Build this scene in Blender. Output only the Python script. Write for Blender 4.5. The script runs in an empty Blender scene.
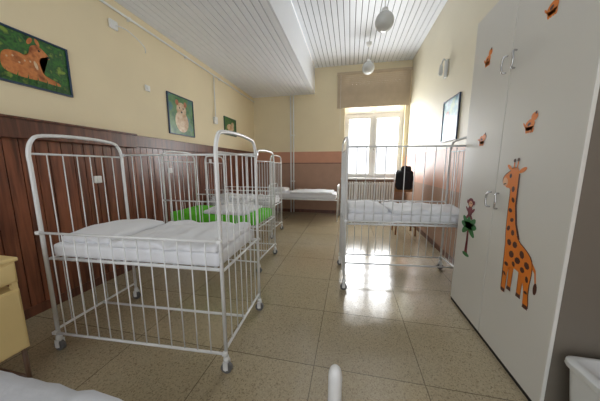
import bpy, bmesh, math, random
from mathutils import Vector, Matrix, noise
random.seed(4)
scn=bpy.context.scene
H=1.35; f=233.0
XL=-2.8; YB=6.65; XR=1.44; XC=1.05; Y0=-2.2; ZLOW=3.29; ZUP=3.95; XD=-1.0

# ---------------------------------------------------------------- materials
def lin(c):
    return tuple(((x/255)/12.92 if x/255<=0.04045 else ((x/255+0.055)/1.055)**2.4) for x in c)+(1,)
def mat(name,rgb,rough=0.6,metal=0.0,var=0.06,scale=6.0,bump=0.0,bscale=60.0,spec=0.5,emit=0,trans=0):
    m=bpy.data.materials.new(name); m.use_nodes=True
    nt=m.node_tree; b=nt.nodes["Principled BSDF"]
    c=lin(rgb)
    tc=nt.nodes.new("ShaderNodeTexCoord")
    nz=nt.nodes.new("ShaderNodeTexNoise"); nz.inputs["Scale"].default_value=scale; nz.inputs["Detail"].default_value=4
    nt.links.new(tc.outputs["Object"],nz.inputs["Vector"])
    rp=nt.nodes.new("ShaderNodeValToRGB")
    rp.color_ramp.elements[0].position=0.3; rp.color_ramp.elements[1].position=0.7
    rp.color_ramp.elements[0].color=tuple(x*(1-var) for x in c[:3])+(1,)
    rp.color_ramp.elements[1].color=tuple(min(1,x*(1+var)) for x in c[:3])+(1,)
    nt.links.new(nz.outputs["Fac"],rp.inputs["Fac"]); nt.links.new(rp.outputs["Color"],b.inputs["Base Color"])
    b.inputs["Roughness"].default_value=rough; b.inputs["Metallic"].default_value=metal
    b.inputs["Specular IOR Level"].default_value=spec
    if trans: b.inputs["Transmission Weight"].default_value=trans
    if bump:
        n2=nt.nodes.new("ShaderNodeTexNoise"); n2.inputs["Scale"].default_value=bscale; n2.inputs["Detail"].default_value=3
        nt.links.new(tc.outputs["Object"],n2.inputs["Vector"])
        bp=nt.nodes.new("ShaderNodeBump"); bp.inputs["Strength"].default_value=bump; bp.inputs["Distance"].default_value=0.01
        nt.links.new(n2.outputs["Fac"],bp.inputs["Height"]); nt.links.new(bp.outputs["Normal"],b.inputs["Normal"])
    return m
M={}
M['cream']=mat("cream_plaster",(230,217,184),0.75,var=0.03,scale=1.5,bump=0.1,bscale=30)
M['creamr']=mat("cream_plaster_right",(224,217,194),0.5,var=0.03,scale=1.5,bump=0.1,bscale=30)
M['salmon']=mat("salmon_paint",(196,142,114),0.5,var=0.04)
M['tan']=mat("tan_paint",(164,130,108),0.5,var=0.05)
M['slat']=mat("white_slat",(236,240,246),0.4,var=0.01)
M['groove']=mat("groove_dark",(92,97,104),0.8)
M['whitep']=mat("white_paint",(230,231,229),0.4,var=0.02)
M['enamel']=mat("white_enamel",(224,226,226),0.25,var=0.03)
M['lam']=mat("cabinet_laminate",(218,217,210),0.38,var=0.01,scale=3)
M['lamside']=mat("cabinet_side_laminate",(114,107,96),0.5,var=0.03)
M['gap']=mat("dark_gap",(30,26,24),0.8)
M['sheet']=mat("white_linen",(224,226,230),0.85,var=0.02,bump=0.2,bscale=18)
M['sheet2']=mat("grey_linen",(200,203,210),0.85,var=0.03,bump=0.25,bscale=25)
M['green']=mat("green_linen",(96,196,40),0.8,var=0.05,bump=0.2,bscale=25)
M['chrome']=mat("chrome",(190,190,190),0.2,metal=1.0)
M['rubber']=mat("grey_rubber",(95,95,95),0.6)
M['yellow']=mat("cream_metal",(224,200,142),0.45,var=0.03)
M['brownleg']=mat("brown_metal",(95,70,52),0.5)
M['black']=mat("black_fabric",(22,22,28),0.8,bump=0.3)
M['blind']=mat("blind_fabric",(192,174,148),0.7)
M['orange']=mat("sticker_orange",(232,128,26),0.5,var=0.03)
M['spot']=mat("sticker_brown",(80,36,20),0.5)
M['stgreen']=mat("sticker_green",(44,120,56),0.5)
M['stred']=mat("sticker_maroon",(128,44,50),0.5)
M['stpink']=mat("sticker_peach",(232,176,130),0.5)
M['stblack']=mat("sticker_black",(24,20,18),0.5)
M['frameb']=mat("picture_frame_blue",(34,58,84),0.4)
M['frameg']=mat("picture_frame_green",(50,90,78),0.4)
M['globe']=mat("opal_glass",(205,207,204),0.2)
M['wood']=mat("chair_wood",(150,105,65),0.5)
M['whitecyl']=mat("white_smooth",(236,238,238),0.2)
M['bin']=mat("bin_plastic",(222,226,226),0.3)

def woodmat(name,rgb1,rgb2,rough=0.28):
    m=bpy.data.materials.new(name); m.use_nodes=True; nt=m.node_tree; b=nt.nodes["Principled BSDF"]
    tc=nt.nodes.new("ShaderNodeTexCoord"); mp=nt.nodes.new("ShaderNodeMapping"); mp.inputs["Scale"].default_value=(24,24,1.6)
    nz=nt.nodes.new("ShaderNodeTexNoise"); nz.inputs["Scale"].default_value=1.0; nz.inputs["Detail"].default_value=8; nz.inputs["Distortion"].default_value=.6
    rp=nt.nodes.new("ShaderNodeValToRGB"); rp.color_ramp.elements[0].position=.36; rp.color_ramp.elements[1].position=.64
    rp.color_ramp.elements[0].color=lin(rgb1); rp.color_ramp.elements[1].color=lin(rgb2)
    nt.links.new(tc.outputs["Object"],mp.inputs["Vector"]); nt.links.new(mp.outputs[0],nz.inputs["Vector"])
    nt.links.new(nz.outputs["Fac"],rp.inputs["Fac"]); nt.links.new(rp.outputs["Color"],b.inputs["Base Color"])
    b.inputs["Roughness"].default_value=rough
    return m
M['panel']=woodmat("wood_panelling",(82,46,32),(132,80,56))
M['rail']=woodmat("wood_rail",(78,46,34),(112,68,50),0.35)

def floormat():
    m=bpy.data.materials.new("glossy_beige_tiles"); m.use_nodes=True; nt=m.node_tree; b=nt.nodes["Principled BSDF"]; lk=nt.links.new
    tc=nt.nodes.new("ShaderNodeTexCoord")
    mp=nt.nodes.new("ShaderNodeMapping"); mp.inputs["Location"].default_value=(0.2+0.7*10,-1.40+0.62*10,0)
    lk(tc.outputs["Object"],mp.inputs["Vector"])
    br=nt.nodes.new("ShaderNodeTexBrick"); br.offset=0.0; br.squash=1.0
    br.inputs["Scale"].default_value=1.0; br.inputs["Brick Width"].default_value=0.7; br.inputs["Row Height"].default_value=0.62
    br.inputs["Mortar Size"].default_value=0.003; br.inputs["Mortar Smooth"].default_value=0.0
    br.inputs["Color1"].default_value=(0.94,0.94,0.94,1); br.inputs["Color2"].default_value=(1.06,1.06,1.05,1); br.inputs["Mortar"].default_value=(0.42,0.4,0.37,1)
    lk(mp.outputs[0],br.inputs["Vector"])
    vo=nt.nodes.new("ShaderNodeTexVoronoi"); vo.inputs["Scale"].default_value=150
    lk(tc.outputs["Object"],vo.inputs["Vector"])
    rp=nt.nodes.new("ShaderNodeValToRGB")
    e=rp.color_ramp.elements; e[0].position=0.0; e[0].color=lin((138,124,98)); e[1].position=1.0; e[1].color=lin((180,167,138))
    x=rp.color_ramp.elements.new(0.12); x.color=lin((134,120,96)); x=rp.color_ramp.elements.new(0.3); x.color=lin((160,147,120))
    lk(vo.outputs["Color"],rp.inputs["Fac"])
    nz=nt.nodes.new("ShaderNodeTexNoise"); nz.inputs["Scale"].default_value=1.3; nz.inputs["Detail"].default_value=3
    lk(tc.outputs["Object"],nz.inputs["Vector"])
    mr=nt.nodes.new("ShaderNodeMapRange"); mr.inputs[3].default_value=0.86; mr.inputs[4].default_value=1.08
    lk(nz.outputs["Fac"],mr.inputs[0])
    mx=nt.nodes.new("ShaderNodeMix"); mx.data_type='RGBA'; mx.blend_type='MULTIPLY'; mx.inputs[0].default_value=1
    lk(rp.outputs["Color"],mx.inputs[6]); lk(br.outputs["Color"],mx.inputs[7])
    m2=nt.nodes.new("ShaderNodeMix"); m2.data_type='RGBA'; m2.blend_type='MULTIPLY'; m2.inputs[0].default_value=1
    lk(mx.outputs[2],m2.inputs[6]); lk(mr.outputs[0],m2.inputs[7])
    lk(m2.outputs[2],b.inputs["Base Color"])
    b.inputs["Specular IOR Level"].default_value=0.9
    n3=nt.nodes.new("ShaderNodeTexNoise"); n3.inputs["Scale"].default_value=4; lk(tc.outputs["Object"],n3.inputs["Vector"])
    m3=nt.nodes.new("ShaderNodeMapRange"); m3.inputs[3].default_value=0.08; m3.inputs[4].default_value=0.22
    lk(n3.outputs["Fac"],m3.inputs[0]); lk(m3.outputs[0],b.inputs["Roughness"])
    n4=nt.nodes.new("ShaderNodeTexNoise"); n4.inputs["Scale"].default_value=9; lk(tc.outputs["Object"],n4.inputs["Vector"])
    bp=nt.nodes.new("ShaderNodeBump"); bp.inputs["Strength"].default_value=.05; bp.inputs["Distance"].default_value=.02
    lk(n4.outputs["Fac"],bp.inputs["Height"]); lk(bp.outputs["Normal"],b.inputs["Normal"])
    return m
M['floor']=floormat()

# ---------------------------------------------------------------- mesh helpers
def finish(bm,name,mats,parent=None,smooth=False,loc=None,rot=None):
    me=bpy.data.meshes.new(name); bmesh.ops.recalc_face_normals(bm,faces=bm.faces[:]); bm.to_mesh(me); bm.free()
    if not isinstance(mats,(list,tuple)): mats=[mats]
    for m in mats: me.materials.append(m)
    if smooth:
        for p in me.polygons: p.use_smooth=True
        try: me.set_sharp_from_angle(angle=math.radians(40))
        except Exception: pass
    o=bpy.data.objects.new(name,me); bpy.context.collection.objects.link(o)
    if parent: o.parent=parent
    if loc: o.location=loc
    if rot: o.rotation_euler=rot
    return o
def empty(name,loc=(0,0,0),rz=0):
    e=bpy.data.objects.new(name,None); bpy.context.collection.objects.link(e); e.location=loc; e.rotation_euler=(0,0,rz); e.empty_display_size=.1
    return e
def box(bm,x0,x1,y0,y1,z0,z1,mi=0,bev=0):
    r=bmesh.ops.create_cube(bm,size=1); vs=r['verts']
    for v in vs: v.co=Vector(((x0+x1)/2+v.co.x*(x1-x0),(y0+y1)/2+v.co.y*(y1-y0),(z0+z1)/2+v.co.z*(z1-z0)))
    fs=set(); es=set()
    for v in vs:
        for q in v.link_faces: fs.add(q)
        for q in v.link_edges: es.add(q)
    for q in fs: q.material_index=mi
    if bev:
        rr=bmesh.ops.bevel(bm,geom=list(es),offset=bev,segments=2,affect='EDGES',profile=.5)
        for q in rr['faces']: q.material_index=mi
def obox(name,x0,x1,y0,y1,z0,z1,m,parent=None,bev=0):
    bm=bmesh.new(); box(bm,x0,x1,y0,y1,z0,z1,0,bev); return finish(bm,name,m,parent)
def tube(bm,pts,r,seg=10,mi=0,closed=False):
    pts=[Vector(p) for p in pts]; n=len(pts); rings=[]
    prev=None
    for i,p in enumerate(pts):
        if closed: t=(pts[(i+1)%n]-pts[i-1]).normalized()
        elif i==0: t=(pts[1]-p).normalized()
        elif i==n-1: t=(p-pts[i-1]).normalized()
        else: t=((pts[i+1]-p).normalized()+(p-pts[i-1]).normalized()).normalized()
        if prev is None:
            a=Vector((0,0,1)) if abs(t.z)<.9 else Vector((1,0,0))
            u=t.cross(a).normalized()
        else:
            u=(prev-t*prev.dot(t)).normalized()
        prev=u; w=t.cross(u)
        rings.append([bm.verts.new(p+(u*math.cos(2*math.pi*k/seg)+w*math.sin(2*math.pi*k/seg))*r) for k in range(seg)])
    rng=range(n) if closed else range(n-1)
    for i in rng:
        A_,B_=rings[i],rings[(i+1)%n]
        for k in range(seg):
            q=bm.faces.new((A_[k],A_[(k+1)%seg],B_[(k+1)%seg],B_[k])); q.material_index=mi; q.smooth=True
    if not closed:
        for R_ in (rings[0][::-1],rings[-1]):
            q=bm.faces.new(R_); q.material_index=mi
def smoothpts(p,k=4,closed=False):
    n=len(p); out=[]
    P=[Vector(x) for x in p]
    rng=range(n) if closed else range(n-1)
    for i in rng:
        if closed: a,b,c,d=P[i-1],P[i],P[(i+1)%n],P[(i+2)%n]
        else: a,b,c,d=P[max(i-1,0)],P[i],P[i+1],P[min(i+2,n-1)]
        for j in range(k):
            t=j/k
            out.append(0.5*((2*b)+(c-a)*t+(2*a-5*b+4*c-d)*t*t+(3*b-a-3*c+d)*t**3))
    if not closed: out.append(P[-1])
    return out
def lathe(bm,prof,c=(0,0,0),seg=24,mi=0):
    c=Vector(c); rings=[]
    for r,z in prof:
        rings.append([bm.verts.new(c+Vector((max(r,1e-4)*math.cos(2*math.pi*k/seg),max(r,1e-4)*math.sin(2*math.pi*k/seg),z))) for k in range(seg)])
    for i in range(len(rings)-1):
        for k in range(seg):
            q=bm.faces.new((rings[i][k],rings[i][(k+1)%seg],rings[i+1][(k+1)%seg],rings[i+1][k])); q.smooth=True; q.material_index=mi
    bm.faces.new(rings[0][::-1]); bm.faces.new(rings[-1])
def softbox(name,size,loc,rad,amp,scale,m,parent,seed=0,cuts=(28,18,5),dome=0.0,hang=0):
    sx,sy,sz=[s/2 for s in size]; bm=bmesh.new()
    vd={}
    nx,ny,nz=cuts
    def vert(i,j,k):
        key=(i,j,k)
        if key not in vd:
            p=Vector((-sx+2*sx*i/nx,-sy+2*sy*j/ny,-sz+2*sz*k/nz))
            rr=min(rad,sz*.98)
            q=Vector((max(-sx+rr,min(sx-rr,p.x)),max(-sy+rr,min(sy-rr,p.y)),max(-sz+rr,min(sz-rr,p.z))))
            d=p-q
            if d.length>1e-6: p=q+d.normalized()*rr*min(1,max(abs(d.x),abs(d.y),abs(d.z))/rr)
            w=noise.noise(Vector((p.x*scale+seed,p.y*scale,p.z*scale*.5+seed*2)))+.5*noise.noise(Vector((p.x*scale*2.3+seed,p.y*scale*1.2,seed)))
            wgt=(k/nz)
            p.z+=amp*w*wgt + dome*wgt*(1-(p.x/sx)**2)*(1-(p.y/sy)**2)
            p.x+=amp*.3*noise.noise(p*scale*1.5+Vector((9,seed,0))); p.y+=amp*.3*noise.noise(p*scale*1.5+Vector((3,seed,7)))
            vd[key]=bm.verts.new(p)
        return vd[key]
    def fc(a,b,c,d):
        q=bm.faces.new((a,b,c,d)); q.smooth=True
    for i in range(nx):
        for j in range(ny):
            for k in (0,nz): fc(vert(i,j,k),vert(i+1,j,k),vert(i+1,j+1,k),vert(i,j+1,k))
    for i in range(nx):
        for k in range(nz):
            for j in (0,ny): fc(vert(i,j,k),vert(i+1,j,k),vert(i+1,j,k+1),vert(i,j,k+1))
    for j in range(ny):
        for k in range(nz):
            for i in (0,nx): fc(vert(i,j,k),vert(i,j+1,k),vert(i,j+1,k+1),vert(i,j,k+1))
    return finish(bm,name,m,parent,loc=loc)

# ---------------------------------------------------------------- room shell
obox("floor",XL-.1,XR+.1,Y0,YB+.2,-.1,0,M['floor'])
obox("wall_left",XL-.15,XL,Y0,YB+.2,0,ZUP+.2,M['cream'])
obox("wall_right",XR,XR+.15,Y0,YB+.2,0,ZUP+.2,M['creamr'])
WX0,WX1,WZ0,WZ1=-.18,1.34,1.03,3.70
bm=bmesh.new()
box(bm,XL,WX0,YB,YB+.3,0,ZUP+.2); box(bm,WX1,XR,YB,YB+.3,0,ZUP+.2)
box(bm,WX0,WX1,YB,YB+.3,0,WZ0); box(bm,WX0,WX1,YB,YB+.3,WZ1,ZUP+.2)
finish(bm,"wall_back",M['cream'])
def ceil(name,x0,x1,z):
    bm=bmesh.new(); box(bm,x0,x1,Y0,YB,z+.02,z+.08,1)
    n=round((x1-x0)/.1); w=(x1-x0)/n
    for i in range(n): box(bm,x0+i*w+.006,x0+(i+1)*w-.006,Y0,YB,z,z+.02,0)
    return finish(bm,name,[M['slat'],M['groove']])
ceil("ceiling",XD,XR,ZUP)
ceil("ceiling_dropped",XL,XD-.02,ZLOW)
obox("trim_1",XD-.02,XD,Y0,YB,ZLOW,ZUP,M['slat'])
bm=bmesh.new(); box(bm,XL,XL+.006,Y0,YB,0.08,1.6,1)
y=Y0
while y<YB-.02:
    y1=min(y+.10,YB); box(bm,XL+.006,XL+.020,y,y1-.006,0.08,1.6,0,.002); y=y1
finish(bm,"wall_panelling",[M['panel'],M['gap']])
bm=bmesh.new(); box(bm,XL,XL+.10,Y0,2.58,1.58,1.75,0,.006); box(bm,XL,XL+.045,2.58,YB,1.60,1.75,0,.005)
box(bm,XL,XL+.12,Y0,2.58,1.735,1.755,0,.004)
finish(bm,"trim_2",M['rail'])
obox("baseboard_left",XL,XL+.03,Y0,YB-.012,0,.09,M['rail'])
bm=bmesh.new()
for a,b_ in ((XL+.02,WX0-.05),):
    box(bm,a,b_,YB-.008,YB,1.43,1.75,0); box(bm,a,b_,YB-.007,YB,.09,1.43,1); box(bm,a,b_,YB-.012,YB,1.42,1.44,2)
box(bm,WX0-.05,XR-.01,YB-.007,YB,.09,.98,1)
finish(bm,"trim_3",[M['salmon'],M['tan'],M['rail']])
obox("baseboard_back",XL+.03,XR-.012,YB-.015,YB,0,.09,M['rail'])
bm=bmesh.new(); box(bm,XR-.008,XR,Y0,YB-.01,1.0,1.62,0); box(bm,XR-.008,XR,Y0,YB-.01,.09,1.0,1)
finish(bm,"trim_4",[M['salmon'],M['tan']])
obox("baseboard_right",XR-.012,XR,Y0,YB,0,.09,M['rail'])

# window
w=empty("window_1")
bm=bmesh.new()
yf0,yf1=YB+.14,YB+.20
def ring(x0,x1,z0,z1,t,ya,yb):
    box(bm,x0,x0+t,ya,yb,z0,z1); box(bm,x1-t,x1,ya,yb,z0,z1); box(bm,x0+t,x1-t,ya,yb,z0,z0+t); box(bm,x0+t,x1-t,ya,yb,z1-t,z1)
ring(WX0,WX1,WZ0,WZ1,.07,yf0,yf1)
xm=(WX0+WX1)/2
box(bm,xm-.04,xm+.04,yf0,yf1,WZ0+.07,WZ1-.07); box(bm,WX0+.07,xm-.04,yf0,yf1,2.66,2.76); box(bm,xm+.04,WX1-.07,yf0,yf1,2.66,2.76)
for a,b_ in ((WX0+.07,xm-.04),(xm+.04,WX1-.07)):
    ring(a,b_,WZ0+.07,2.66,.05,yf0-.02,yf1-.02); ring(a,b_,2.76,WZ1-.07,.05,yf0-.02,yf1-.02)
finish(bm,"window_frame",M['whitep'],w)
obox("window_sill",WX0-.06,WX1+.05,YB-.14,YB+.14,WZ0-.045,WZ0,M['whitep'],w,.008)
bm=bmesh.new(); tube(bm,[(xm+.03,yf0-.05,1.75),(xm+.03,yf0-.05,1.88)],.01); box(bm,xm+.02,xm+.04,yf0-.05,yf0-.02,1.8,1.82)
finish(bm,"window_handle",M['chrome'],w)
g=bpy.data.materials.new("window_glass"); g.use_nodes=True; nt=g.node_tree; nt.nodes.clear()
o_=nt.nodes.new("ShaderNodeOutputMaterial"); mx=nt.nodes.new("ShaderNodeMixShader"); tr=nt.nodes.new("ShaderNodeBsdfTransparent"); gl=nt.nodes.new("ShaderNodeBsdfGlossy")
gl.inputs["Roughness"].default_value=.02; mx.inputs[0].default_value=.06
nt.links.new(tr.outputs[0],mx.inputs[1]); nt.links.new(gl.outputs[0],mx.inputs[2]); nt.links.new(mx.outputs[0],o_.inputs[0])
obox("window_glass",WX0+.05,WX1-.05,YB+.165,YB+.168,WZ0+.05,WZ1-.05,g,w)
bl=empty("window_blind")
bm=bmesh.new(); zb=3.72
while zb>2.92:
    r=bmesh.ops.create_cube(bm,size=1)
    for v in r['verts']:
        v.co=Vector((0.515+v.co.x*1.80, YB-.045+v.co.y*.035+v.co.z*.01, zb-.0225+v.co.z*.047+v.co.y*.012))
    zb-=.045
finish(bm,"slats",M['blind'],bl)
obox("headrail",-.40,1.43,YB-.08,YB-.01,3.70,3.76,M['blind'],bl,.005)
obox("bottom_rail",-.39,1.42,YB-.065,YB-.025,2.875,2.905,M['blind'],bl,.005)
bm=bmesh.new(); tube(bm,[(-.3,YB-.07,3.7),(-.3,YB-.07,2.2)],.003,6); finish(bm,"cord",M['whitep'],bl)
# radiator
bm=bmesh.new(); n=20
for i in range(n):
    x=-.12+i*.065
    box(bm,x-.024,x+.024,YB-.17,YB-.06,.25,.93,0,.02)
tube(bm,[(-.2,YB-.115,.31),(1.18,YB-.115,.31)],.02); tube(bm,[(-.2,YB-.115,.87),(1.18,YB-.115,.87)],.02)
tube(bm,[(-.2,YB-.115,.31),(-.24,YB-.115,.31),(-.24,YB-.115,0)],.014)
for x in (0.0,1.0): box(bm,x-.02,x+.02,YB-.15,YB-.08,0,.26)
finish(bm,"radiator",M['whitep'])
bm=bmesh.new()
for x in (-1.67,-1.59): tube(bm,[(x,YB-.05,0),(x,YB-.05,ZLOW)],.02)
for z in (.9,2.2): box(bm,-1.70,-1.56,YB-.04,YB-.002,z,z+.03)
finish(bm,"heating_pipe",M['whitep'])
bm=bmesh.new(); tube(bm,[(XL+.04,Y0,3.17),(XL+.04,YB-.03,3.17)],.014)
for k in range(8): box(bm,XL,XL+.05,-1.5+k*1.05,-1.48+k*1.05,3.15,3.19)
finish(bm,"conduit_pipe",M['whitep'])
bm=bmesh.new(); tube(bm,[(XL+.03,4.58,3.15),(XL+.03,4.58,2.35)],.012); box(bm,XL,XL+.05,4.53,4.63,2.22,2.36,0,.008)
finish(bm,"cable_conduit",M['whitep'])
bm=bmesh.new(); tube(bm,smoothpts([(XL+.01,2.5,3.0),(XL+.1,2.6,2.98),(XL+.12,2.8,2.9),(XL+.05,2.9,2.86)],5),.006); box(bm,XL,XL+.03,2.45,2.55,2.95,3.05,0,.01)
finish(bm,"wall_bracket",M['whitep'])
for i,(yy,zz) in enumerate(((2.92,2.42),(3.2,1.28),(4.3,1.45),(2.1,1.2))):
    bm=bmesh.new(); x=XL+(.018 if zz<1.6 else 0)
    box(bm,x,x+.02,yy-.04,yy+.04,zz-.04,zz+.04,0,.008); tube(bm,[(x+.018,yy,zz),(x+.026,yy,zz)],.02,16)
    finish(bm,"wall_socket",M['whitep'])

# ---------------------------------------------------------------- flat shapes
def polyface(pts3,name,m,parent,thick=None):
    bm=bmesh.new(); vs=[bm.verts.new(p) for p in pts3]; fc=bm.faces.new(vs)
    bmesh.ops.triangulate(bm,faces=[fc]); 
    return finish(bm,name,m,parent)
def ell(cx,cy,rx,ry,a=0,n=18):
    a=math.radians(a); o=[]
    for k in range(n):
        t=2*math.pi*k/n; x=rx*math.cos(t); y=ry*math.sin(t)
        o.append((cx+x*math.cos(a)-y*math.sin(a),cy+x*math.sin(a)+y*math.cos(a)))
    return o
def picture(name,xw,sgn,y0,y1,z0,z1,fm,bgmat,shapes):
    e=empty(name); bm=bmesh.new(); t=.016
    a,b_=sorted((xw,xw+sgn*.022))
    box(bm,a,b_,y0,y1,z0,z0+t); box(bm,a,b_,y0,y1,z1-t,z1); box(bm,a,b_,y0,y0+t,z0+t,z1-t); box(bm,a,b_,y1-t,y1,z0+t,z1-t)
    finish(bm,"frame",fm,e)
    a,b_=sorted((xw,xw+sgn*.012)); obox("canvas",a,b_,y0+t,y1-t,z0+t,z1-t,bgmat,e)
    for i,(pts,m) in enumerate(shapes):
        W=y1-y0; Hh=z1-z0
        P=[]
        for (u,v) in pts:
            yy=y0+u*W if sgn>0 else y1-u*W
            P.append((xw+sgn*(.0125+.0004*i),yy,z0+v*Hh))
        polyface(P,"painting_%d"%(i+1),m,e)
    return e
def noisemat(name,cols,scale):
    m=bpy.data.materials.new(name); m.use_nodes=True; nt=m.node_tree; b=nt.nodes["Principled BSDF"]
    tc=nt.nodes.new("ShaderNodeTexCoord"); nz=nt.nodes.new("ShaderNodeTexNoise"); nz.inputs["Scale"].default_value=scale; nz.inputs["Detail"].default_value=5
    rp=nt.nodes.new("ShaderNodeValToRGB"); e=rp.color_ramp.elements
    e[0].position=.32; e[0].color=lin(cols[0]); e[1].position=.68; e[1].color=lin(cols[-1])
    for i,c in enumerate(cols[1:-1]): q=e.new(.32+.36*(i+1)/(len(cols)-1)); q.color=lin(c)
    nt.links.new(tc.outputs["Object"],nz.inputs["Vector"]); nt.links.new(nz.outputs["Fac"],rp.inputs["Fac"]); nt.links.new(rp.outputs["Color"],b.inputs["Base Color"])
    b.inputs["Roughness"].default_value=.3
    return m
jungle=noisemat("painting_jungle",[(22,58,36),(60,116,48),(38,80,48),(128,156,62)],14)
fur=noisemat("painting_fur",[(168,92,46),(204,130,74),(136,72,38)],12)
meadow=noisemat("painting_meadow",[(50,104,66),(96,138,84),(60,116,138)],7)
cub=noisemat("painting_cub",[(180,138,96),(222,204,174)],12)
redm=noisemat("painting_red",[(150,70,50),(190,120,80)],12)
bluem=noisemat("painting_blue",[(40,104,142),(80,156,172),(150,190,160)],8)
def sp2(p,k=4): return [(q.x,q.y) for q in smoothpts([(a,b,0) for a,b in p],k,True)]
fawn=sp2([(.10,.22),(.08,.42),(.14,.56),(.28,.60),(.38,.58),(.43,.66),(.46,.78),(.54,.84),(.62,.80),(.70,.70),(.69,.64),(.60,.64),(.56,.56),(.57,.42),(.62,.30),(.80,.22),(.80,.16),(.55,.17),(.30,.16)])
grass=[([(u,.03),(u+.04,.03),(u+.03+.04*math.sin(u*40),.16+.10*abs(math.sin(u*23)))],jungle) for u in [.05+.07*i for i in range(13)]]
picture("framed_picture",XL,1,1.44,1.97,2.04,2.49,M['frameb'],jungle,[(fawn,fur),(ell(.46,.88,.028,.075,-25),fur),(ell(.56,.90,.026,.07,15),fur),(ell(.57,.75,.014,.022),M['stblack']),(ell(.685,.68,.018,.02),M['stblack']),(ell(.5,.45,.022,.08,10),cub)]+[(ell(.15+.07*i,.46+.05*math.sin(i*2.2),.012,.018),cub) for i in range(5)]+grass)
picture("framed_picture",XL,1,3.27,3.88,1.86,2.49,M['frameb'],meadow,[(ell(.5,.36,.26,.28),cub),(ell(.5,.66,.19,.18),cub),(ell(.34,.82,.06,.07),redm),(ell(.66,.82,.06,.07),redm),(ell(.43,.70,.02,.025),M['stblack']),(ell(.57,.70,.02,.025),M['stblack']),(ell(.5,.6,.035,.025),M['stblack'])])
picture("framed_picture",XL,1,4.95,5.5,2.06,2.46,M['frameg'],jungle,[(ell(.5,.45,.3,.2),cub),(ell(.7,.65,.12,.15),cub)])
picture("framed_picture",XR,-1,3.70,4.27,1.72,2.34,M['frameb'],bluem,[(ell(.5,.4,.28,.2),cub),(ell(.3,.6,.13,.13),redm)])
bm=bmesh.new(); box(bm,XR-.03,XR,4.25,4.35,2.72,2.98,0,.01)
tube(bm,smoothpts([(XR-.02,4.3,2.95),(XR-.06,4.3,3.0),(XR-.09,4.3,2.9)],5),.01)
lathe(bm,[(.015,.0),(.025,-.05),(.03,-.12),(.02,-.16)],(XR-.09,4.3,2.92),16)
finish(bm,"wall_lamp",M['globe'])

# ---------------------------------------------------------------- pendant lamps
def pendant(x,y,zc):
    e=empty("pendant_lamp",(x,y,0)); bm=bmesh.new()
    prof=[(.035,.125)]
    for k in range(1,16):
        a=math.pi/2-.28-(math.pi-.28)*k/15; prof.append((.13*math.cos(a),.13*math.sin(a)))
    lathe(bm,prof,(0,0,zc),28); finish(bm,"glass_globe",M['globe'],e)
    bm=bmesh.new(); lathe(bm,[(.045,.17),(.05,.13),(.045,.11)],(0,0,zc),20); tube(bm,[(0,0,zc+.15),(0,0,ZUP-.03)],.008); lathe(bm,[(.03,-.07),(.06,-.02),(.06,0)],(0,0,ZUP),20)
    finish(bm,"stem",M['whitep'],e)
pendant(.42,3.86,3.40); pendant(.32,5.6,3.45)

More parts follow.
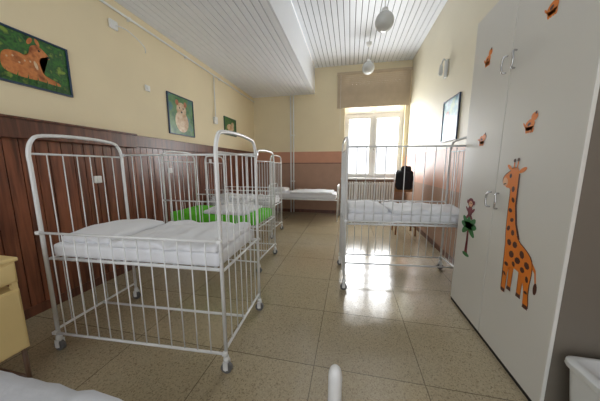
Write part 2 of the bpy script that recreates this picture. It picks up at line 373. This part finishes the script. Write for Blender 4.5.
# ---------------------------------------------------------------- cribs
def crib(cx,cy,rz,L,W,top,near_up,far_up,mz,green=False,duvet=True,seed=1):
    e=empty("hospital_crib",(cx,cy,0),rz)
    bm=bmesh.new(); R=.0125
    for sx in (-1,1):
        x=sx*L/2; w2=W/2
        arch=[(x,-w2,top-.20),(x,-w2,top-.12),(x,-w2+.025,top-.045),(x,-w2+.09,top-.006),(x,0,top+.008),(x,w2-.09,top-.006),(x,w2-.025,top-.045),(x,w2,top-.12),(x,w2,top-.20)]
        pts=[(x,-w2,.085)]+smoothpts(arch,4)+[(x,w2,.085)]
        tube(bm,pts,R,10)
        for z,r in ((top-.13,.007),(mz-.12,.009),(.17,.010)): tube(bm,[(x,-w2,z),(x,w2,z)],r,8)
        n=6
        for i in range(1,n+1):
            y=-w2+W*i/(n+1); tube(bm,[(x,y,.17),(x,y,top-.13)],.004,6)
    z=mz-.12
    for sy in (-1,1): tube(bm,[(-L/2,sy*(W/2-.03),z),(L/2,sy*(W/2-.03),z)],.012,8)
    tube(bm,[(-L/2,0,.17),(L/2,0,.17)],.010,8)
    for i in range(9):
        x=-L/2+L*(i+.5)/9; tube(bm,[(x,-W/2+.03,z),(x,W/2-.03,z)],.008,6)
    finish(bm,"tube_frame",M['enamel'],e)
    for nm,sy,up in (("side_rail_front",-1,near_up),("side_rail_rear",1,far_up)):
        bm=bmesh.new(); z0,z1=((top-.87,top-.11) if up else (.15,.90)); y=sy*(W/2+.018)
        x0,x1=-L/2+.0,L/2-.0
        tube(bm,[(x0,y,z1),(x1,y,z1)],.009,8); tube(bm,[(x0,y,z0),(x1,y,z0)],.009,8)
        n=14
        for i in range(1,n): 
            x=x0+(x1-x0)*i/n; tube(bm,[(x,y,z0),(x,y,z1)],.0042,6)
        for xx in (x0,x1):
            for zz in (z0,z1): box(bm,xx-.016,xx+.016,y-.012,y+.012,zz-.012,zz+.012,0,.004)
        finish(bm,nm,M['enamel'],e)
    for i,(sx,sy) in enumerate(((-1,-1),(1,-1),(-1,1),(1,1))):
        bm=bmesh.new(); x=sx*L/2; y=sy*W/2
        lathe(bm,[(.016,.075),(.02,.1),(.016,.12)],(x,y,0),12)
        box(bm,x-.016,x+.016,y-.022,y-.016,.03,.085); box(bm,x-.016,x+.016,y+.016,y+.022,.03,.085); box(bm,x-.016,x+.016,y-.022,y+.022,.078,.088)
        tube(bm,[(x,y-.013,.037),(x,y+.013,.037)],.037,18,1); tube(bm,[(x,y-.024,.037),(x,y+.024,.037)],.01,10,0)
        finish(bm,"caster_%d"%(i+1),[M['enamel'],M['rubber']],e)
    if green:
        softbox("mattress",(L-.05,W-.05,.13),(0,0,mz-.04),.03,.004,5,M['green'],e,seed)
        softbox("duvet",(L*.46,W-.06,.06),(L*.14,-.01,mz+.045),.028,.025,5.5,M['sheet'],e,seed+3,dome=.02)
    else:
        softbox("mattress",(L-.05,W-.05,.10),(0,0,mz-.06),.025,.003,5,M['sheet'],e,seed)
        softbox("duvet",(L*.60,W-.05,.045),(L*.17,0.0,mz+.005),.022,.03,6,M['sheet'],e,seed+3,cuts=(44,28,5),dome=.012)
        softbox("pillow",(L*.32,W*.80,.06),(-L*.31,0,mz+.012),.03,.016,6,M['sheet'],e,seed+7,cuts=(18,18,5),dome=.035)
    return e
crib(-1.43,1.53,math.radians(3.5),1.31,.68,1.56,False,True,.82,seed=1)
crib(-1.75,2.97,0,1.31,.66,1.54,False,False,.71,green=True,seed=5)
crib(-2.05,4.35,0,1.31,.66,1.54,False,False,.72,seed=8)
crib(.587,2.847,math.radians(6),1.31,.66,1.65,True,False,.86,seed=11)

def lowbed(name,cx,cy,rz,L,W,zt,seed):
    e=empty(name,(cx,cy,0),rz); bm=bmesh.new()
    for sx in (-1,1):
        x=sx*L/2
        tube(bm,[(x,-W/2,0.0),(x,-W/2,zt+.10)]+smoothpts([(x,-W/2,zt+.12),(x,-W/2+.05,zt+.2),(x,0,zt+.21),(x,W/2-.05,zt+.2),(x,W/2,zt+.12)],4)+[(x,W/2,0.0)],.016)
        tube(bm,[(x,-W/2,zt-.12),(x,W/2,zt-.12)],.013)
        for i in range(1,5): tube(bm,[(x,-W/2+W*i/5,zt-.12),(x,-W/2+W*i/5,zt+.19)],.007,6)
    for sy in (-1,1): tube(bm,[(-L/2,sy*W/2,zt-.14),(L/2,sy*W/2,zt-.14)],.017)
    for i in range(8):
        x=-L/2+L*(i+.5)/8; tube(bm,[(x,-W/2,zt-.14),(x,W/2,zt-.14)],.009,6)
    finish(bm,"bed_frame",M['enamel'],e)
    softbox("mattress",(L-.06,W-.02,.14),(0,0,zt-.06),.04,.006,4,M['sheet'],e,seed)
    softbox("blanket",(L*.62,W+.02,.07),(L*.12,0,zt+.02),.034,.015,4,M['sheet'],e,seed+1,dome=.02)
    softbox("pillow",(.4,W*.7,.10),(-L*.38,0,zt+.05),.05,.02,6,M['sheet'],e,seed+2,cuts=(14,14,5),dome=.03)
lowbed("hospital_bed",-1.15,6.04,0,1.75,.72,.66,20)

# foreground bed (bottom-left)
e=empty("foreground_bed",(-1.02,-.38,0)); bm=bmesh.new()
L,W=1.9,.90
for sy in (-1,1):
    y=sy*(L/2-.05)
    for sx in (-1,1): tube(bm,[(sx*(W/2-.05),y,0),(sx*(W/2-.05),y,.36)],.018)
    tube(bm,[(-W/2+.05,y,.34),(W/2-.05,y,.34)],.018)
for sx in (-1,1): tube(bm,[(sx*(W/2-.05),-L/2+.05,.34),(sx*(W/2-.05),L/2-.05,.34)],.018)
finish(bm,"bed_frame",M['brownleg'],e)
softbox("mattress",(W,L,.15),(0,0,.44),.06,.006,4,M['sheet'],e,30)
softbox("blanket",(W+.03,L+.02,.06),(0,0,.50),.03,.03,5,M['sheet2'],e,33,cuts=(24,40,5),dome=.01)

# nightstand
e=empty("nightstand",(-2.09,.70,0)); hx,hy=.21,.21
bm=bmesh.new(); box(bm,-hx-.012,hx+.012,-hy-.012,hy+.012,.805,.83,0,.008)
box(bm,-hx,hx,-hy,hy,.68,.805,0,.004)
box(bm,-hx,hx,-hy,hy,.26,.64,0,.004)
for sx in (-1,1):
    for sy in (-1,1): box(bm,sx*(hx-.015)-.012,sx*(hx-.015)+.012,sy*(hy-.015)-.012,sy*(hy-.015)+.012,.63,.69)
finish(bm,"cabinet_body",M['yellow'],e)
bm=bmesh.new(); box(bm,hx,hx+.008,-hy+.01,hy-.01,.69,.795,0,.003); box(bm,hx,hx+.008,-hy+.01,hy-.01,.27,.63,0,.003)
tube(bm,[(hx+.02,-.05,.745),(hx+.02,.05,.745)],.007); tube(bm,[(hx+.02,.05,.45),(hx+.02,.05,.55)],.007)
for y in (-.05,.05): tube(bm,[(hx,y,.745),(hx+.02,y,.745)],.005,8)
for z in (.45,.55): tube(bm,[(hx,.05,z),(hx+.02,.05,z)],.005,8)
finish(bm,"drawer_front",M['yellow'],e)
bm=bmesh.new()
for sx in (-1,1):
    for sy in (-1,1): tube(bm,[(sx*(hx-.02),sy*(hy-.02),0),(sx*(hx-.02),sy*(hy-.02),.27)],.012)
tube(bm,[(-hx+.02,hy-.02,.06),(hx-.02,hy-.02,.06)],.009); tube(bm,[(hx-.02,-hy+.02,.06),(hx-.02,hy-.02,.06)],.009)
finish(bm,"legs",M['brownleg'],e)

# ---------------------------------------------------------------- wardrobe
e=empty("wardrobe_cabinet"); YF,YS,YN,ZT=2.50,1.965,1.345,2.57
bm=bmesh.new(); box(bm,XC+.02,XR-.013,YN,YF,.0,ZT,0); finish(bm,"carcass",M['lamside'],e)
for i,(a,b_) in enumerate(((YS+.0025,YF),(YN-.002,YS-.0025))):
    obox("cabinet_door_%d"%(i+1),XC,XC+.019,a,b_,.03,ZT,M['lam'],e,.003)
obox("plinth",XC+.006,XC+.02,YN,YF,0,.028,M['gap'],e)
bm=bmesh.new()
for zc in (2.05,1.10):
    for y,s in ((YS+.045,1),(YS-.045,-1)):
        tube(bm,smoothpts([(XC,y-.0*s,zc+.055),(XC-.022,y+.006*s,zc+.05),(XC-.025,y+.016*s,zc),(XC-.022,y+.006*s,zc-.05),(XC,y,zc-.055)],4),.006,8)
finish(bm,"handles",M['chrome'],e)
def st(name,pts,m,y0,z0,sc=1.0,layer=0,parent=None):
    P=[(XC-.0012-.0003*layer,y0-s*sc,z0+z*sc) for s,z in pts]; return polyface(P,name,m,parent)
def sm2(p,k=4): return [(q.x,q.y) for q in smoothpts([(a,b,0) for a,b in p],k,True)]
gf=empty("giraffe_sticker"); Y_=1.65
body=[(-.235,1.235),(-.228,1.28),(-.16,1.325),(-.158,1.335),(-.13,1.34),(-.10,1.335),(-.085,1.30),(-.088,1.25),(-.085,1.1),(-.06,.98),(-.02,.89),(.06,.845),(.11,.80),(.122,.72),(.115,.62),(.13,.515),(.092,.51),(.082,.60),(.055,.67),(.035,.69),(-.04,.70),(-.068,.67),(-.078,.58),(-.078,.51),(-.116,.51),(-.115,.62),(-.125,.72),(-.130,.82),(-.142,.92),(-.148,1.05),(-.152,1.19),(-.19,1.205)]
st("body_outline",[(s+(.005 if s>-.02 else -.006),z+.003) for s,z in sm2(body,3)],M['spot'],Y_,0,1,0,gf)
st("body",sm2(body,3),M['orange'],Y_,0,1,2,gf)
for i,(a,b_) in enumerate(((-.045,.69),(.045,.68))):
    st("inner_leg_%d"%(i+1),[(a-.022,b_+.02),(a+.022,b_+.02),(a+.014,b_-.08),(a+.018,.545),(a-.018,.545),(a-.014,b_-.08)],M['orange'],Y_,0,1,1,gf)
for i,(a,b_) in enumerate(((-.145,1.33),(-.112,1.335))):
    st("horn_%d"%(i+1),[(a-.006,b_),(a+.006,b_),(a+.008,b_+.05),(a-.004,b_+.05)],M['orange'],Y_,0,1,2,gf); st("horn_tip_%d"%(i+1),ell(a+.002,b_+.055,.012,.012),M['spot'],Y_,0,1,3,gf)
st("ear",ell(-.06,1.325,.035,.014,25),M['orange'],Y_,0,1,1,gf); st("ear_left",ell(-.185,1.34,.03,.012,-35),M['orange'],Y_,0,1,1,gf)
st("eye",ell(-.165,1.285,.011,.015),M['stblack'],Y_,0,1,3,gf); st("muzzle",ell(-.212,1.243,.026,.03,20),M['stpink'],Y_,0,1,3,gf)
st("mouth",ell(-.215,1.228,.016,.004,15),M['stblack'],Y_,0,1,4,gf)
spots=[(-.125,1.20,.015,.020),(-.112,1.13,.013,.020),(-.125,1.06,.014,.020),(-.098,1.0,.014,.018),(-.12,.94,.015,.02),(-.075,.92,.016,.02),(-.095,.85,.02,.023),(-.04,.85,.022,.022),(.03,.81,.026,.02),(-.06,.78,.024,.024),(.0,.76,.026,.022),(.08,.76,.02,.024),(-.095,.70,.014,.02),(-.03,.725,.018,.014),(.05,.72,.020,.018),(.095,.68,.013,.02),(-.1,.63,.009,.018),(.1,.60,.009,.016)]
for i,(a,b_,c,d) in enumerate(spots): st("spot_%d"%i,ell(a,b_,c,d,i*37,7),M['spot'],Y_,0,1,3,gf)
for i,(a,b_) in enumerate(((-.097,.515),(.110,.515),(-.045,.55),(.045,.55))): st("hoof_%d"%(i+1),[(a-.022,b_-.012),(a+.022,b_-.012),(a+.018,b_+.012),(a-.018,b_+.012)],M['spot'],Y_,0,1,3,gf)
st("tail",[(.112,.80),(.15,.76),(.165,.68),(.155,.68),(.142,.74),(.108,.77)],M['orange'],Y_,0,1,0,gf); st("tail_tuft",ell(.162,.655,.014,.035),M['spot'],Y_,0,1,1,gf)
st("mane",[(-.09,1.30),(-.078,1.30),(-.072,1.1),(-.045,.98),(-.005,.895),(-.022,.89),(-.062,.98),(-.087,1.1)],M['spot'],Y_,0,1,3,gf)
gf2=empty("palm_tree_sticker"); Y_=2.29
st("trunk",sm2([(-.012,.80),(.012,.80),(.008,.7),(.02,.60),(.035,.56),(-.035,.56),(-.01,.62),(-.018,.7)]),M['stred'],Y_,0,1,0,gf2)
for i,a in enumerate((175,215,145,5,-35,35,90)):
    r=.055; st("frond_%d"%i,ell(r*math.cos(math.radians(a)),.82+r*math.sin(math.radians(a)),.078,.030,a),M['stgreen'],Y_,0,1,1,gf2)
st("grass",ell(0,.56,.06,.018),M['stgreen'],Y_,0,1,1,gf2)
gf3=empty("monkey_sticker")
st("torso",ell(0,.955,.040,.05),M['stred'],Y_,0,1,2,gf3); st("head",ell(.0,1.03,.048,.042),M['stred'],Y_,0,1,2,gf3)
st("face",ell(.0,1.02,.032,.026),M['stpink'],Y_,0,1,3,gf3)
for i,s in enumerate((-1,1)):
    st("ear_%d"%i,ell(s*.052,1.035,.016,.018),M['stred'],Y_,0,1,2,gf3); st("eye_%d"%i,ell(s*.011,1.026,.005,.007),M['stblack'],Y_,0,1,4,gf3)
    st("arm_%d"%i,ell(s*.05,.965,.035,.012,s*40),M['stred'],Y_,0,1,2,gf3); st("leg_%d"%i,ell(s*.03,.905,.03,.014,-s*40),M['stred'],Y_,0,1,2,gf3)
for y,z,a in ((2.27,2.185,30),(1.657,2.2,20),(2.227,1.56,-15),(1.707,1.594,25)):
    q=empty("animal_sticker")
    st("body",ell(0,0,.040,.033,a),M['orange'],y,z,1,0,q); st("head",ell(.034*math.cos(math.radians(a)),.03+.034*math.sin(math.radians(a)),.026,.024),M['orange'],y,z,1,1,q)
    for i,s in enumerate((-.022,-.006,.012,.026)): st("leg_%d"%i,ell(s,-.028,.011,.020,a*.3),M['orange'],y,z,1,0,q)
    st("ear",ell(.045*math.cos(math.radians(a)),.052+.03*math.sin(math.radians(a)),.008,.01),M['spot'],y,z,1,2,q); st("patch",ell(-.005,.004,.014,.010,a),M['spot'],y,z,1,2,q)
    st("tail",ell(-.045,.004,.02,.006,-a-30),M['orange'],y,z,1,0,q)

# ---------------------------------------------------------------- bin
e=empty("storage_bin",(1.245,1.09,0)); bm=bmesh.new()
def rrect(hx,hy,z,r=.05,n=5):
    o=[]
    for (cx,cy,a0) in ((hx-r,hy-r,0),(-hx+r,hy-r,90),(-hx+r,-hy+r,180),(hx-r,-hy+r,270)):
        for k in range(n+1):
            a=math.radians(a0+90*k/n); o.append((cx+r*math.cos(a),cy+r*math.sin(a),z))
    return o
def loft(rings,cap0=True,cap1=True,mi=0):
    rs=[[bm.verts.new(p) for p in r] for r in rings]; n=len(rs[0])
    for i in range(len(rs)-1):
        for k in range(n):
            q=bm.faces.new((rs[i][k],rs[i][(k+1)%n],rs[i+1][(k+1)%n],rs[i+1][k])); q.material_index=mi
    if cap0: bm.faces.new(rs[0][::-1])
    if cap1: bm.faces.new(rs[-1])
loft([rrect(.14,.17,0),rrect(.165,.20,.36),rrect(.165,.20,.38)]); finish(bm,"bin_body",M['bin'],e,True)
bm=bmesh.new(); loft([rrect(.172,.215,.375),rrect(.176,.22,.385),rrect(.174,.218,.405),rrect(.16,.20,.418),rrect(.14,.18,.418),rrect(.13,.17,.410)]); finish(bm,"bin_lid",M['bin'],e,True)

bm=bmesh.new(); lathe(bm,[(.030,0),(.038,.006),(.039,.02),(.039,.20),(.037,.222),(.029,.245),(.017,.258),(.0,.262)],(-.045,1.15,0),24)
finish(bm,"white_cylinder",M['whitecyl'])  # round-topped white cylinder, placed for a white shape of unknown identity

# chair + jacket near the right wall
e=empty("wooden_chair",(1.10,4.95,0)); bm=bmesh.new()
for sx in (-1,1):
    tube(bm,[(sx*.18,-.18,0),(sx*.18,-.18,.44)],.016); tube(bm,[(sx*.18,.19,0),(sx*.18,.18,.44),(sx*.18,.22,1.0)],.016)
    tube(bm,[(sx*.18,-.18,.2),(sx*.18,.18,.2)],.01)
box(bm,-.21,.21,-.2,.2,.44,.465,0,.01); box(bm,-.2,.2,.19,.22,.82,.96,0,.008)
finish(bm,"chair_frame",M['wood'],e)
softbox("jacket_on_back",(.34,.16,.40),(0,.20,1.06),.07,.05,7,M['black'],e,44,cuts=(12,8,12))
softbox("jacket_collar",(.2,.12,.12),(.02,.20,1.28),.05,.03,9,M['black'],e,48,cuts=(8,6,6))

# ---------------------------------------------------------------- light
wd=bpy.data.worlds.new("sky_world"); scn.world=wd; wd.use_nodes=True
bg=wd.node_tree.nodes["Background"]; bg.inputs[0].default_value=(.93,.96,1.0,1); bg.inputs[1].default_value=1.85
al=bpy.data.lights.new("window_daylight",'AREA'); al.shape='RECTANGLE'; al.size=2.2; al.size_y=3.0; al.energy=380; al.color=(.96,.98,1.0)
ao=bpy.data.objects.new("window_daylight",al); bpy.context.collection.objects.link(ao); ao.location=(.58,YB+.50,2.35); ao.rotation_euler=(math.radians(-90),0,0)

# ---------------------------------------------------------------- camera
th=math.atan(34.5/f); ph=math.radians(12.0)
A=Vector((-math.sin(ph),math.cos(ph),0)); R=Vector((math.cos(ph),math.sin(ph),0)); Z=Vector((0,0,1))
F=A*math.cos(th)-Z*math.sin(th); U=A*math.sin(th)+Z*math.cos(th)
cam=bpy.data.cameras.new("camera"); co=bpy.data.objects.new("camera",cam); bpy.context.collection.objects.link(co)
m3=Matrix((R,U,-F)).transposed(); co.matrix_world=Matrix.Translation((0,0,H)) @ m3.to_4x4()
cam.sensor_width=36; cam.lens=36*f/600; cam.clip_start=.02
scn.camera=co
scn.view_settings.view_transform='Standard'
scn.view_settings.look='None'
scn.view_settings.exposure=0.0
